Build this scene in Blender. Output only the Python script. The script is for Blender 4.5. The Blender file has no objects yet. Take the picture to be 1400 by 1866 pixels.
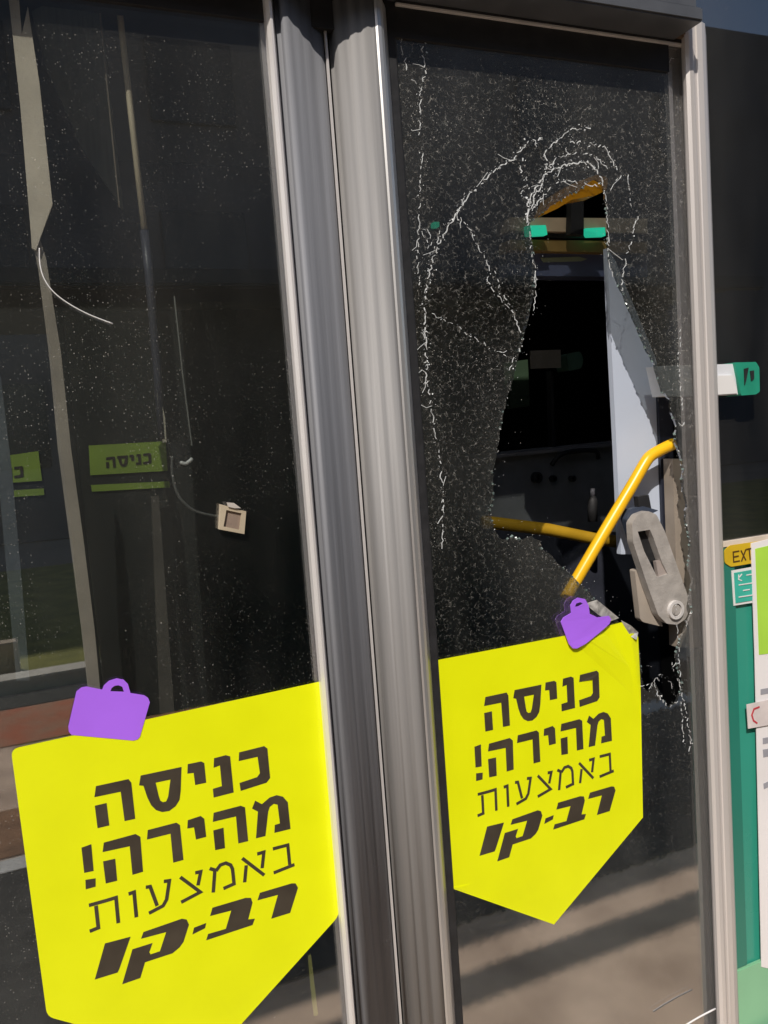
import bpy, bmesh, math, random
import numpy as np
from mathutils import Vector, Matrix
from mathutils.geometry import tessellate_polygon, delaunay_2d_cdt

SC = bpy.context.scene
COL = SC.collection
random.seed(7)

# ------------------------------------------------------------------ camera
CAM = np.array([0.0, -1.15, 1.62])
YAW, PIT, ROL, FPX = math.radians(22.61), math.radians(5.6), math.radians(-4.22), 1500.0
def basis():
    f = np.array([math.sin(YAW)*math.cos(PIT), math.cos(YAW)*math.cos(PIT), -math.sin(PIT)])
    rt = np.array([math.cos(YAW), -math.sin(YAW), 0.0]); up = np.cross(rt, f)
    c, s = math.cos(ROL), math.sin(ROL)
    return f, c*rt + s*up, -s*rt + c*up
FW, RT, UP = basis()
cd = bpy.data.cameras.new('camera'); cam = bpy.data.objects.new('camera', cd); COL.objects.link(cam)
cd.sensor_fit = 'VERTICAL'; cd.sensor_height = 36.0; cd.lens = FPX/1866*36.0
cd.clip_start = 0.02; cd.clip_end = 500
m = Matrix.Identity(4)
for i in range(3):
    m[i][0], m[i][1], m[i][2], m[i][3] = RT[i], UP[i], -FW[i], CAM[i]
cam.matrix_world = m
SC.camera = cam

# ------------------------------------------------------------------ sky, sun, exposure
SUN = Vector((-0.42, -0.60, 0.70)).normalized()
w = bpy.data.worlds.new('World'); SC.world = w; w.use_nodes = True
nt = w.node_tree; bg = nt.nodes['Background']
sky = nt.nodes.new('ShaderNodeTexSky'); sky.sky_type = 'NISHITA'; sky.sun_disc = False
sky.sun_elevation = math.asin(SUN.z); sky.sun_rotation = math.atan2(SUN.x, SUN.y)
nt.links.new(sky.outputs[0], bg.inputs[0]); bg.inputs[1].default_value = 0.11
sl = bpy.data.lights.new('sun', 'SUN'); sl.energy = 4.2; sl.angle = math.radians(0.5); sl.color = (1.0, 0.93, 0.84)
so = bpy.data.objects.new('sun', sl); COL.objects.link(so)
so.rotation_euler = SUN.to_track_quat('Z', 'Y').to_euler()
SC.view_settings.view_transform = 'Standard'; SC.view_settings.look = 'None'
SC.view_settings.exposure = 0.0; SC.view_settings.gamma = 1.0
SC.cycles.transparent_max_bounces = 24; SC.cycles.max_bounces = 10; SC.cycles.glossy_bounces = 5

# ------------------------------------------------------------------ helpers
def ray(px, py):
    return FW + (px-700)/FPX*RT - (py-933)/FPX*UP
def at(px, py, Y=0.0):
    d = ray(px, py); t = (Y-CAM[1])/d[1]
    return Vector(CAM + t*d)
def xz(px, py, Y=0.0):
    p = at(px, py, Y); return (p.x, p.z)
def xat(px, Y, py=933): return at(px, py, Y).x
def tag(o, label=None, cat=None, group=None, kind=None):
    if label: o['label'] = label
    if cat: o['category'] = cat
    if group: o['group'] = group
    if kind: o['kind'] = kind
    return o
def empty(name, loc, label, cat, group=None, kind=None):
    o = bpy.data.objects.new(name, None); COL.objects.link(o); o.location = loc
    o.empty_display_size = 0.05
    return tag(o, label, cat, group, kind)
def setp(o, parent):
    if parent is not None:
        o.parent = parent
        o.matrix_parent_inverse = Matrix.Translation(-Vector(parent.location))
def obj(name, bm, mat, parent=None, smooth=False):
    me = bpy.data.meshes.new(name); bmesh.ops.recalc_face_normals(bm, faces=bm.faces)
    bm.to_mesh(me); bm.free()
    o = bpy.data.objects.new(name, me); COL.objects.link(o); me.materials.append(mat)
    if smooth:
        for p in me.polygons: p.use_smooth = True
    setp(o, parent)
    return o
def add_box(bm, x0, x1, y0, y1, z0, z1, bev=0.0):
    r = bmesh.ops.create_cube(bm, size=1.0)
    for v in r['verts']:
        v.co = Vector((x0+(v.co.x+.5)*(x1-x0), y0+(v.co.y+.5)*(y1-y0), z0+(v.co.z+.5)*(z1-z0)))
    if bev:
        es = list({e for v in r['verts'] for e in v.link_edges})
        bmesh.ops.bevel(bm, geom=es, offset=bev, segments=2, affect='EDGES')
def add_poly(bm, outer, holes, y0, y1, f=None):
    """outline in (X, Z), front at y0, back at y1; f(x, z) bends it in y"""
    loops = [outer] + list(holes)
    tris = tessellate_polygon([[Vector((a, b, 0)) for a, b in L] for L in loops])
    flat = [p for L in loops for p in L]
    g = f or (lambda x, z: 0.0)
    A = [bm.verts.new((x, y0+g(x, z), z)) for x, z in flat]
    B = [bm.verts.new((x, y1+g(x, z), z)) for x, z in flat]
    for t in tris:
        try: bm.faces.new([A[i] for i in t]); bm.faces.new([B[i] for i in reversed(t)])
        except ValueError: pass
    k = 0
    for L in loops:
        n = len(L)
        for i in range(n):
            j = (i+1) % n
            try: bm.faces.new((A[k+i], A[k+j], B[k+j], B[k+i]))
            except ValueError: pass
        k += n
def add_profile(bm, pts, z0, z1):
    """vertical extrusion of an (X, Y) outline"""
    tris = tessellate_polygon([[Vector((a, b, 0)) for a, b in pts]])
    A = [bm.verts.new((x, y, z0)) for x, y in pts]; B = [bm.verts.new((x, y, z1)) for x, y in pts]
    n = len(pts)
    for i in range(n):
        j = (i+1) % n; bm.faces.new((A[i], A[j], B[j], B[i]))
    for t in tris:
        bm.faces.new([A[i] for i in t]); bm.faces.new([B[i] for i in reversed(t)])
def add_tube(bm, pts, r, n=12):
    pts = [Vector(p) for p in pts]; rings = []
    rr = r if isinstance(r, (list, tuple)) else [r]*len(pts)
    up = Vector((0.13, 0.9, 0.21)).normalized()
    for i, p in enumerate(pts):
        d = (pts[min(i+1, len(pts)-1)]-pts[max(i-1, 0)]).normalized()
        a = d.cross(up).normalized(); b = d.cross(a).normalized()
        rings.append([bm.verts.new(p+rr[i]*(math.cos(2*math.pi*k/n)*a+math.sin(2*math.pi*k/n)*b)) for k in range(n)])
    for R, Q in zip(rings, rings[1:]):
        for k in range(n): bm.faces.new((R[k], R[(k+1) % n], Q[(k+1) % n], Q[k]))
    bm.faces.new(list(reversed(rings[0]))); bm.faces.new(rings[-1])
def smooth_path(pts, k=5):
    P = [Vector(p) for p in pts]; out = []
    for i in range(len(P)-1):
        a, b, c, d = P[max(i-1, 0)], P[i], P[i+1], P[min(i+2, len(P)-1)]
        for s in range(k):
            t = s/k
            out.append(0.5*((2*b)+(c-a)*t+(2*a-5*b+4*c-d)*t*t+(3*b-a-3*c+d)*t**3))
    return out+[P[-1]]
def stroke(pts, wd):
    """a polyline of (x, z) pairs widened into one outline"""
    P = [Vector(p) for p in pts]; L, R = [], []
    for i, p in enumerate(P):
        if i == 0: n0 = n1 = (P[1]-p).normalized()
        elif i == len(P)-1: n0 = n1 = (p-P[i-1]).normalized()
        else: n0, n1 = (p-P[i-1]).normalized(), (P[i+1]-p).normalized()
        a = Vector((-n0.y, n0.x)); b = Vector((-n1.y, n1.x)); mm = (a+b)
        mm = mm/max(mm.length, 1e-6); mm = mm/max(mm.dot(a), .55)
        L.append(tuple(p+mm*wd/2)); R.append(tuple(p-mm*wd/2))
    return L+R[::-1]
def NEW(): return bmesh.new()

# ------------------------------------------------------------------ materials
def mat(name, col, rough=.5, metal=0.0, var=.12, scale=14.0, stretch=(1, 1, 1), bump=0.0, bscale=60.0, col2=None, spec=.5, rvar=.1):
    M = bpy.data.materials.new(name); M.use_nodes = True; t = M.node_tree; N = t.nodes; L = t.links
    p = N['Principled BSDF']; p.inputs['Metallic'].default_value = metal
    p.inputs['Specular IOR Level'].default_value = spec
    tc = N.new('ShaderNodeTexCoord'); mp = N.new('ShaderNodeMapping'); L.new(tc.outputs['Object'], mp.inputs[0])
    mp.inputs['Scale'].default_value = stretch
    nz = N.new('ShaderNodeTexNoise'); nz.inputs['Scale'].default_value = scale; nz.inputs['Detail'].default_value = 6
    L.new(mp.outputs[0], nz.inputs[0])
    mx = N.new('ShaderNodeMix'); mx.data_type = 'RGBA'
    c2 = col2 or tuple(c*(1-2.2*var) for c in col)
    mx.inputs[6].default_value = (*[max(c, 0) for c in c2], 1); mx.inputs[7].default_value = (*col, 1)
    rp = N.new('ShaderNodeMapRange'); rp.inputs[1].default_value = .32; rp.inputs[2].default_value = .68
    L.new(nz.outputs[0], rp.inputs[0]); L.new(rp.outputs[0], mx.inputs[0]); L.new(mx.outputs[2], p.inputs['Base Color'])
    rr = N.new('ShaderNodeMapRange'); rr.inputs[3].default_value = max(rough-rvar, .02); rr.inputs[4].default_value = min(rough+rvar, 1)
    L.new(nz.outputs[0], rr.inputs[0]); L.new(rr.outputs[0], p.inputs['Roughness'])
    if bump:
        n2 = N.new('ShaderNodeTexNoise'); n2.inputs['Scale'].default_value = bscale; n2.inputs['Detail'].default_value = 5
        L.new(mp.outputs[0], n2.inputs[0]); b = N.new('ShaderNodeBump'); b.inputs['Strength'].default_value = bump
        b.inputs['Distance'].default_value = .004
        L.new(n2.outputs[0], b.inputs['Height']); L.new(b.outputs[0], p.inputs['Normal'])
    return M
def glass_mat(name, tint, refl, dust, speck, broken):
    M = bpy.data.materials.new(name); M.use_nodes = True; t = M.node_tree; N = t.nodes; L = t.links
    N.remove(N['Principled BSDF']); out = N['Material Output']
    tc = N.new('ShaderNodeTexCoord')
    def math_(op, a, b=None, c=None):
        n = N.new('ShaderNodeMath'); n.operation = op
        for i, v in enumerate((a, b, c)):
            if v is None: continue
            if isinstance(v, (int, float)): n.inputs[i].default_value = v
            else: L.new(v, n.inputs[i])
        return n.outputs[0]
    def noise(scale, det=3, stretch=None):
        n = N.new('ShaderNodeTexNoise'); n.inputs['Scale'].default_value = scale; n.inputs['Detail'].default_value = det
        if stretch:
            mp = N.new('ShaderNodeMapping'); mp.inputs['Scale'].default_value = stretch
            L.new(tc.outputs['Object'], mp.inputs[0]); L.new(mp.outputs[0], n.inputs[0])
        else: L.new(tc.outputs['Object'], n.inputs[0])
        return n.outputs[0]
    def vor(scale, feat='F1'):
        v = N.new('ShaderNodeTexVoronoi'); v.inputs['Scale'].default_value = scale; v.feature = feat
        L.new(tc.outputs['Object'], v.inputs['Vector']); return v
    tr = N.new('ShaderNodeBsdfTransparent'); tr.inputs[0].default_value = (*tint, 1)
    gl = N.new('ShaderNodeBsdfGlossy'); gl.inputs['Roughness'].default_value = .012 if not broken else .03
    gl.inputs[0].default_value = (.97, .97, 1, 1)
    lw = N.new('ShaderNodeLayerWeight'); lw.inputs[0].default_value = .5
    fac = math_('MULTIPLY_ADD', math_('POWER', lw.outputs['Facing'], 3.0), .5, refl)
    mx = N.new('ShaderNodeMixShader'); L.new(fac, mx.inputs[0]); L.new(tr.outputs[0], mx.inputs[1]); L.new(gl.outputs[0], mx.inputs[2])
    df = N.new('ShaderNodeBsdfDiffuse'); df.inputs[0].default_value = (.62, .60, .55, 1)
    # dust specks: small dots kept only in some cells, where a broad patchiness lets them
    def dots(scale, size, keep, patch, p0, p1):
        v = vor(scale)
        d = math_('LESS_THAN', v.outputs['Distance'], size)
        sp = N.new('ShaderNodeSeparateColor'); L.new(v.outputs['Color'], sp.inputs[0])
        k = math_('LESS_THAN', sp.outputs[0], keep)
        mr = N.new('ShaderNodeMapRange'); mr.inputs[1].default_value = p0; mr.inputs[2].default_value = p1; L.new(patch, mr.inputs[0])
        mr2 = math_('MULTIPLY', mr.outputs[0], sp.outputs[1])
        return math_('MULTIPLY', math_('MULTIPLY', d, k), mr2)
    pt = noise(5.0, 5); pt2 = noise(9.0, 4)
    lo, hi = (.42, .66) if broken else (.40, .68)
    s = dots(330, .24, .42*speck, pt, lo, hi)
    s = math_('ADD', s, dots(170, .15, .16*speck, pt2, lo, hi))
    s = math_('MULTIPLY', s, .42 if not broken else .75)
    if broken:
        sx = N.new('ShaderNodeSeparateXYZ'); L.new(tc.outputs['Object'], sx.inputs[0])
        low = N.new('ShaderNodeMapRange'); low.inputs[1].default_value = .75; low.inputs[2].default_value = 1.7; low.inputs[3].default_value = .18
        L.new(sx.outputs[2], low.inputs[0]); s = math_('MULTIPLY', s, low.outputs[0])
    fr = N.new('ShaderNodeMapRange'); fr.inputs[1].default_value = .36; fr.inputs[2].default_value = .70; L.new(noise(4.0, 8, (1, 1, .3)), fr.inputs[0])
    film = math_('MULTIPLY', fr.outputs[0], dust)
    s = math_('ADD', s, film)
    if broken:
        v = vor(150, 'DISTANCE_TO_EDGE')
        e = math_('LESS_THAN', v.outputs['Distance'], .035)
        mr = N.new('ShaderNodeMapRange'); mr.inputs[1].default_value = .50; mr.inputs[2].default_value = .74; L.new(noise(120, 3), mr.inputs[0])
        e = math_('MULTIPLY', math_('MULTIPLY', math_('MULTIPLY', e, mr.outputs[0]), .40), low.outputs[0])
        s = math_('ADD', s, e)
        # crumbs of tempered glass tilt a little: sparkling, broken-up reflection
        vc = vor(150); sc = N.new('ShaderNodeVectorMath'); sc.operation = 'SUBTRACT'; L.new(vc.outputs['Color'], sc.inputs[0]); sc.inputs[1].default_value = (.5, .5, .5)
        s2 = N.new('ShaderNodeVectorMath'); s2.operation = 'SCALE'; s2.inputs['Scale'].default_value = .004; L.new(sc.outputs[0], s2.inputs[0])
        ge = N.new('ShaderNodeNewGeometry'); ad = N.new('ShaderNodeVectorMath'); ad.operation = 'ADD'
        L.new(ge.outputs['Normal'], ad.inputs[0]); L.new(s2.outputs[0], ad.inputs[1])
        nn = N.new('ShaderNodeVectorMath'); nn.operation = 'NORMALIZE'; L.new(ad.outputs[0], nn.inputs[0]); L.new(nn.outputs[0], gl.inputs['Normal'])
    cl = N.new('ShaderNodeClamp'); L.new(s, cl.inputs[0])
    mo = N.new('ShaderNodeMixShader'); L.new(cl.outputs[0], mo.inputs[0]); L.new(mx.outputs[0], mo.inputs[1]); L.new(df.outputs[0], mo.inputs[2])
    L.new(mo.outputs[0], out.inputs[0])
    return M
def emit_mat(name, col, s):
    M = mat(name, col, .3); p = M.node_tree.nodes['Principled BSDF']
    p.inputs['Emission Color'].default_value = (*col, 1); p.inputs['Emission Strength'].default_value = s
    return M

GL_WHOLE = glass_mat('tinted_glass', (.86, .88, .87), .20, .024, .55, False)
GL_BROKEN = glass_mat('crazed_glass', (.64, .66, .65), .25, .042, .8, True)
GL_SIDE = glass_mat('side_glass', (.35, .36, .37), .16, .035, .06, False)
ALU = mat('brushed_aluminium', (.62, .61, .60), .38, .75, .10, 30, (1, 1, .04), .15, 120)
ALU_B = mat('bright_trim', (.78, .75, .73), .42, .35, .05, 30, (1, 1, .05))
SEAL = mat('grey_seal', (.285, .278, .275), .62, .12, .2, 38, (1, 1, .02), .12, 150, rvar=.06)
SEAL_SHADED = mat('shaded_grey_seal', (.215, .22, .24), .62, .12, .2, 38, (1, 1, .025), .2, 150)  # darker seal copy: shade of the face turned from the sun in its colour
RUB = mat('black_rubber', (.018, .018, .02), .65, 0, .2, 40, bump=.2)
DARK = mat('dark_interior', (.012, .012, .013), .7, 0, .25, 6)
DIM = mat('dim_grey_plastic', (.20, .21, .225), .6, 0, .15, 9)
YEL = mat('sticker_yellow', (.78, .83, .002), .34, 0, .03, 9, bump=.06, bscale=30, rvar=.08)
INK = mat('sticker_ink', (.062, .05, .036), .35, 0, .15, 20)
PUR = mat('sticker_purple', (.40, .14, .86), .38, 0, .05, 7)
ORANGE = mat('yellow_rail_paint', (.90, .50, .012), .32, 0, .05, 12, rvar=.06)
STEEL = mat('cast_grey_metal', (.43, .40, .37), .45, .1, .12, 40, bump=.25, bscale=220)
BLUEW = mat('pale_blue_panel', (.54, .60, .72), .45, 0, .05, 4)
BEIGE = mat('beige_trim', (.70, .60, .49), .7, 0, .12, 18, (1, 1, .2), .2)
TEAL = mat('bus_green_paint', (.035, .30, .22), .28, 0, .06, 3, rvar=.06)
TEAL_D = mat('bus_green_dark', (.02, .19, .14), .3, 0, .06, 3)
TEAL_LIT = mat('bus_green_lit', (.24, .52, .31), .35, 0, .1, 4)  # paler green: sun and reflection put into the lower panel's colour
WHITE = mat('white_plastic', (.78, .77, .76), .4, 0, .06, 8)
BROWN = mat('brown_rubber_strip', (.22, .14, .085), .7, 0, .3, 40, (1, 1, 1), .3)
CRACK = mat('crushed_glass', (.70, .72, .72), .25, 0, .08, 200, bump=.3, bscale=600)

# ------------------------------------------------------------------ bus body (right of the doors, header, inner shell)
bus = empty('city_bus', (1.6, .9, 0), 'green city bus with black windows, parked behind the two door leaves', 'bus')
ZT = 2.42
Xs = xat(1317, .03)
ZB = at(1345, 990, .05).z
b = NEW(); add_box(b, Xs-.03, 4.2, .052, .058, ZB+.006, ZT+.4); obj('side_window', b, GL_SIDE, bus)
b = NEW(); add_box(b, Xs-.03, 4.2, .05, .075, .36, ZB-.002, .004); add_box(b, Xs-.03, 4.2, .075, .10, .36, ZB-.002)
sp = obj('side_panel', b, TEAL, bus)
zl = at(1360, 1760, .045).z
b = NEW(); add_box(b, Xs-.03, xat(1345, .047, 1300), .044, .049, zl+.003, ZB-.004); obj('edge_strip', b, TEAL_D, bus)
b = NEW(); add_box(b, Xs-.031, 4.21, .042, .0495, .3, zl, .002); obj('skirt_panel', b, TEAL_LIT, bus)
b = NEW(); add_box(b, Xs-.03, 4.2, .044, .056, ZB-.002, ZB+.008); obj('waist_trim', b, BEIGE, bus)
# header over the door
hz = at(1240, 32, -.075).z; xr = xat(1283, -.075, 30)
b = NEW(); add_box(b, -.9, xr, -.075, .045, hz, hz+.022, .003); add_box(b, -.9, xr-.002, -.065, .06, hz+.0225, hz+.3, .004)
obj('header_rail', b, mat('header_grey', (.11, .115, .125), .4, .3, .1, 20), bus)
b = NEW(); add_box(b, -.9, xr-.01, -.004, .03, hz-.05, hz-.001); obj('header_gasket', b, RUB, bus)
# inner shell
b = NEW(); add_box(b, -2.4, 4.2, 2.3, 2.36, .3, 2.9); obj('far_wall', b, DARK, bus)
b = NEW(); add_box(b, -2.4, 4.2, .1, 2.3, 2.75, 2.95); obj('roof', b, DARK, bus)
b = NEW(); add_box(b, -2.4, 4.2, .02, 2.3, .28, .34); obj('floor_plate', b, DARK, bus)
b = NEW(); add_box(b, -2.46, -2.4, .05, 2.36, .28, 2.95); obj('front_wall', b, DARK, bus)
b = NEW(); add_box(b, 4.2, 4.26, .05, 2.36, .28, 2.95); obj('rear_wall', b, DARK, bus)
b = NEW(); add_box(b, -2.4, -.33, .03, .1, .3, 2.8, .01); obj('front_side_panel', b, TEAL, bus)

# ------------------------------------------------------------------ the two door leaves
def prof(rows): return [(xat(px, Y), Y) for px, Y in rows]
Z0, Z1 = .40, hz-.012
dl = empty('bus_door', (.1, 0, Z0), 'left door leaf with whole dark glass', None); setp(dl, bus)
dr = empty('bus_door', (.8, 0, Z0), 'right door leaf with shattered glass and a big hole', None); setp(dr, bus)
XL0 = -.30; XL1 = xat(560, 0); XR0 = xat(768, 0); XR1 = xat(1276, 0)
b = NEW(); add_poly(b, [(XL0, Z0), (XL1, Z0), (XL1, Z1+.02), (XL0, Z1+.02)], [], 0, .005); obj('glass', b, GL_WHOLE, dl)
b = NEW(); add_profile(b, prof([(555, .012), (556, -.004), (560, -.017), (567, -.0245), (571, -.024), (573, -.016), (575, .012)]), Z0, Z1); obj('edge_trim', b, ALU_B, dl)
b = NEW(); add_profile(b, prof([(575, .03), (574.5, -.012), (583, -.0135), (585, -.022), (589, -.0265), (597, -.0275), (603, -.0235), (606, -.0215), (615, -.0185), (619, -.0145), (622, -.0125), (632, -.009), (636, -.0045), (640, -.002), (650, .0025), (655, .008), (657, .03)]), Z0, Z1)
obj('rubber_seal', b, SEAL_SHADED, dl, True)
b = NEW(); add_profile(b, prof([(657.3, .03), (657, .0065), (659, .003), (662, .0035), (663, .03)]), Z0, Z1); obj('seal_lip', b, ALU_B, dl)
b = NEW(); add_profile(b, [(XL0-.04, .02), (XL0-.035, -.02), (XL0-.01, -.026), (XL0+.004, -.02), (XL0+.006, .02)], Z0, Z1); obj('outer_stile', b, ALU, dl)
b = NEW(); add_box(b, XL0, XL1, -.012, .014, Z0-.06, Z0, .003); obj('bottom_rail', b, ALU, dl)

b = NEW(); add_profile(b, prof([(664.5, .03), (664.5, .012), (670, .010), (674, -.002), (680, -.009), (690, -.0135), (694, -.0145), (699, -.0150), (703, -.0185), (712, -.0215), (716, -.0215), (721, -.0222), (726, -.0252), (734, -.0278), (741, -.0272), (746, -.0285), (748, .03)]), Z0, Z1)
obj('rubber_seal', b, SEAL, dr, True)
b = NEW(); add_profile(b, prof([(748.3, .012), (747, -.0282), (751, -.0298), (757, -.0295), (761, -.0265), (765, -.012), (769, .012)]), Z0, Z1); obj('edge_trim', b, ALU, dr)
b = NEW(); add_profile(b, prof([(765, -.0005), (764, -.004), (779, -.0035), (781, -.0005)]), Z0, Z1-.03); obj('glass_gasket', b, RUB, dr)
zst = at(1258, 38, -.022).z
b = NEW(); add_profile(b, prof([(1276, .014), (1272, -.004), (1274, -.013), (1279, -.021), (1286, -.0255), (1292, -.0262), (1294.5, -.0235), (1297.5, -.0235), (1300, -.0255), (1309, -.0252), (1314.5, -.021), (1316, .014)]), Z0, zst)
obj('outer_stile', b, mat('pale_anodised', (.64, .60, .575), .40, .3, .08, 40, (1, 1, .03), .1, 150), dr)
b = NEW(); add_box(b, XR0+.004, XR1+.002, -.012, .014, Z0-.06, Z0, .003); obj('bottom_rail', b, ALU, dr)
def zz(y, Y): return at(1240, y, Y).z
b = NEW(); add_box(b, XR0+.012, XR1-.004, -.0085, -.0005, zz(83, -.008), zz(77, -.008), .001); obj('top_bead', b, ALU_B, dr)
b = NEW(); add_box(b, XR0+.012, XR1-.004, -.010, -.0002, zz(76.5, -.012), zz(66, -.012)); obj('top_gasket', b, RUB, dr)
b = NEW(); add_box(b, XR0+.012, XR1-.004, -.022, -.0045, zz(65.5, -.02), zz(54, -.02), .003); obj('brush_strip', b, BROWN, dr)

# the broken pane: traced outline of the hole
HOLE = [(985, 392), (1003, 376), (1016, 368), (1030, 360), (1043, 352), (1058, 345), (1070, 335), (1085, 327), (1096, 333), (1103, 352), (1106, 380), (1109, 412), (1108, 445), (1112, 480), (1119, 494), (1128, 520), (1140, 545), (1152, 572), (1165, 605), (1180, 640), (1194, 664), (1200, 690), (1208, 715), (1222, 728), (1224, 752), (1233, 775), (1230, 806), (1240, 830), (1246, 855), (1243, 880), (1252, 915), (1249, 948), (1258, 985), (1255, 1030), (1263, 1060), (1257, 1092), (1262, 1115), (1252, 1140), (1240, 1165), (1232, 1195), (1238, 1225), (1246, 1250), (1232, 1282), (1218, 1290), (1203, 1268), (1196, 1248), (1182, 1262), (1172, 1250), (1168, 1215), (1163, 1165), (1147, 1146), (1128, 1134), (1102, 1112), (1080, 1086), (1060, 1066), (1040, 1045), (1017, 1028), (1003, 1010), (988, 1000), (984, 985), (970, 978), (955, 984), (935, 978), (918, 985), (900, 965), (894, 930), (900, 900), (898, 860), (906, 825), (910, 790), (917, 760), (925, 720), (936, 690), (944, 655), (950, 632), (958, 600), (966, 565), (975, 530), (977, 490), (972, 460), (969, 430), (966, 405)]
rh = random.Random(3)
hole = []
HP = [xz(*p) for p in HOLE]
for i, p in enumerate(HP):
    q = HP[(i+1) % len(HP)]
    n = max(1, int(math.dist(p, q)/.007))
    for k in range(n):
        t = k/n; j = .0016 if k else .0004
        hole.append((p[0]+(q[0]-p[0])*t+rh.uniform(-j, j), p[1]+(q[1]-p[1])*t+rh.uniform(-j, j)))
ztop = zz(82, 0)+.012
b = NEW(); add_poly(b, [(XR0, Z0), (XR1, Z0), (XR1, ztop), (XR0, ztop)], [hole], 0, .005); gr = obj('glass', b, GL_BROKEN, dr)
gr['label'] = 'crazed glass pane with a tall hole'

# cracks and crumbs
def crumb(bm, x, y, z, s, r):
    vs = [bm.verts.new((x+r.uniform(-1, 1)*s, y+r.uniform(-.5, .5)*s, z+r.uniform(-1, 1)*s)) for _ in range(4)]
    for t in ((0, 1, 2), (0, 3, 1), (1, 3, 2), (2, 3, 0)): bm.faces.new([vs[i] for i in t])
def T4(*pts): return [(680+x/1.9444, y/1.9444) for x, y in pts]
def T6(*pts): return [(760+x/2.1875, 1200+y/2.1875) for x, y in pts]
CR = [(T4((165, 100), (185, 250), (168, 330), (163, 480), (175, 560), (166, 680), (160, 800), (158, 950), (170, 1030)), 1.0),
      (T4((95, 130), (125, 260), (165, 320)), .6),
      (T4((600, 490), (550, 500), (490, 570), (430, 605), (350, 680), (300, 750), (240, 850), (210, 920), (190, 1020), (180, 1090), (188, 1200), (190, 1360)), 1.5),
      ([(778, 700), (786, 745), (793, 790), (801, 835), (805, 880), (809, 920), (806, 1000)], .9),
      (T4((545, 790), (548, 720), (590, 640), (640, 595), (740, 575), (780, 590), (815, 640)), 2.2),
      (T4((560, 740), (575, 690), (600, 650), (615, 600), (610, 540), (660, 490), (690, 460), (770, 455)), 1.4),
      (T4((560, 720), (525, 680), (545, 640), (520, 600), (530, 560)), 1.3),
      (T4((690, 500), (760, 510), (820, 520), (840, 560), (870, 610)), 1.1), (T4((555, 750), (600, 700), (640, 650), (690, 640), (740, 650), (800, 660)), 1.2), (T4((620, 600), (650, 560), (720, 540), (790, 555), (830, 600)), .9), (T4((860, 640), (900, 610), (915, 730)), .6),
      (T4((945, 740), (925, 810), (900, 900), (880, 990), (885, 1040)), .9),
      (T4((310, 770), (345, 820), (375, 880), (410, 940), (408, 1000), (460, 1070), (490, 1100), (510, 1140), (530, 1220), (480, 1310)), 1.0),
      (T4((430, 960), (450, 1030), (490, 1090)), .6),
      (T4((200, 1110), (290, 1150), (340, 1190), (400, 1220), (470, 1260)), .6),
      (T4((545, 760), (555, 860), (575, 960), (575, 1050), (565, 1100)), .7),
      (T4((560, 140), (620, 155), (680, 165), (740, 175), (830, 190), (900, 210), (1050, 225)), .5),
      (T4((60, 60), (120, 100), (180, 110), (260, 140)), .4),
      (T4((195, 800), (205, 870), (225, 860), (240, 820)), .7), (T4((160, 800), (190, 850), (205, 920)), .6),
      (T4((815, 640), (830, 760), (832, 880), (835, 930), (850, 980)), .9),
      (T6((890, 110), (945, 90), (970, 60), (1000, 80), (1030, 140), (1040, 170), (1000, 190), (960, 150), (945, 90)), .6),
      (T6((1010, 0), (1050, 120), (1075, 220), (1090, 330), (1085, 370)), .6),
      ([(1240, 600), (1236, 660), (1242, 730), (1250, 800)], .4), ([(1232, 1100), (1240, 1250), (1246, 1360)], .35)]
rc = random.Random(11)
b = NEW(); b2 = NEW()
for pts, wt in CR:
    P = [Vector(xz(*p)) for p in pts]
    for p, q in zip(P, P[1:]):
        n = max(2, int((q-p).length/.0042)); prev = p.copy()
        d = (q-p).normalized(); nv = Vector((-d.y, d.x))
        for k in range(1, n+1):
            c = p.lerp(q, k/n) + nv*rc.uniform(-.0024, .0024)
            if rc.random() < .38+.22*wt:
                wd = rc.uniform(.0003, .0013)*(.5+.6*wt)
                add_poly(b, stroke([tuple(prev), tuple(c)], wd), [], -.0009, -.0002)
            for _k in range(rc.choice((0, 1, 1, 2)) + (rc.randint(0, 2) if wt > 1 else 0)):
                s = rc.choice((.0004, .0006, .0008, .0012, .0017))*(.5+.5*wt)
                off = nv*rc.gauss(0, .0024+.0012*wt)+d*rc.uniform(-.002, .002)
                crumb(b2, c.x+off.x, -.0008, c.y+off.y, s, rc)
            if rc.random() < .05*wt:
                br = c+Vector((rc.gauss(0, .012), rc.gauss(0, .012)))
                add_poly(b, stroke([tuple(c), tuple((c+br)/2+Vector((rc.gauss(0, .002), rc.gauss(0, .002)))), tuple(br)], .0006), [], -.0008, -.0002)
            prev = c
tag(obj('crack_lines', b, CRACK, dr), kind='stuff')
rim = NEW()
for i, p in enumerate(hole):
    if rc.random() < .75:
        crumb(b2, p[0]+rc.gauss(0, .0016), rc.uniform(-.001, .004), p[1]+rc.gauss(0, .0016), rc.uniform(.0006, .0024), rc)
    if rc.random() < .30:
        k_ = rc.uniform(.0014, .0030); n_ = len(rim.verts)
        r_ = bmesh.ops.create_cube(rim, size=1.0)
        q_ = Matrix.Rotation(rc.uniform(0, 3), 3, Vector((rc.random(), rc.random(), rc.random()+.1)).normalized())
        for v in r_['verts']: v.co = Vector((p[0], .0022, p[1]))+q_@Vector((v.co.x*k_*rc.uniform(.8, 1.5), v.co.y*.0045, v.co.z*k_*rc.uniform(.8, 1.5)))
for k in range(420):      # sprinkle round the rim of the hole
    p = rc.choice(hole); crumb(b2, p[0]+rc.gauss(0, .022), -.0007, p[1]+rc.gauss(0, .022), rc.uniform(.0003, .0009), rc) if True else None
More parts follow.
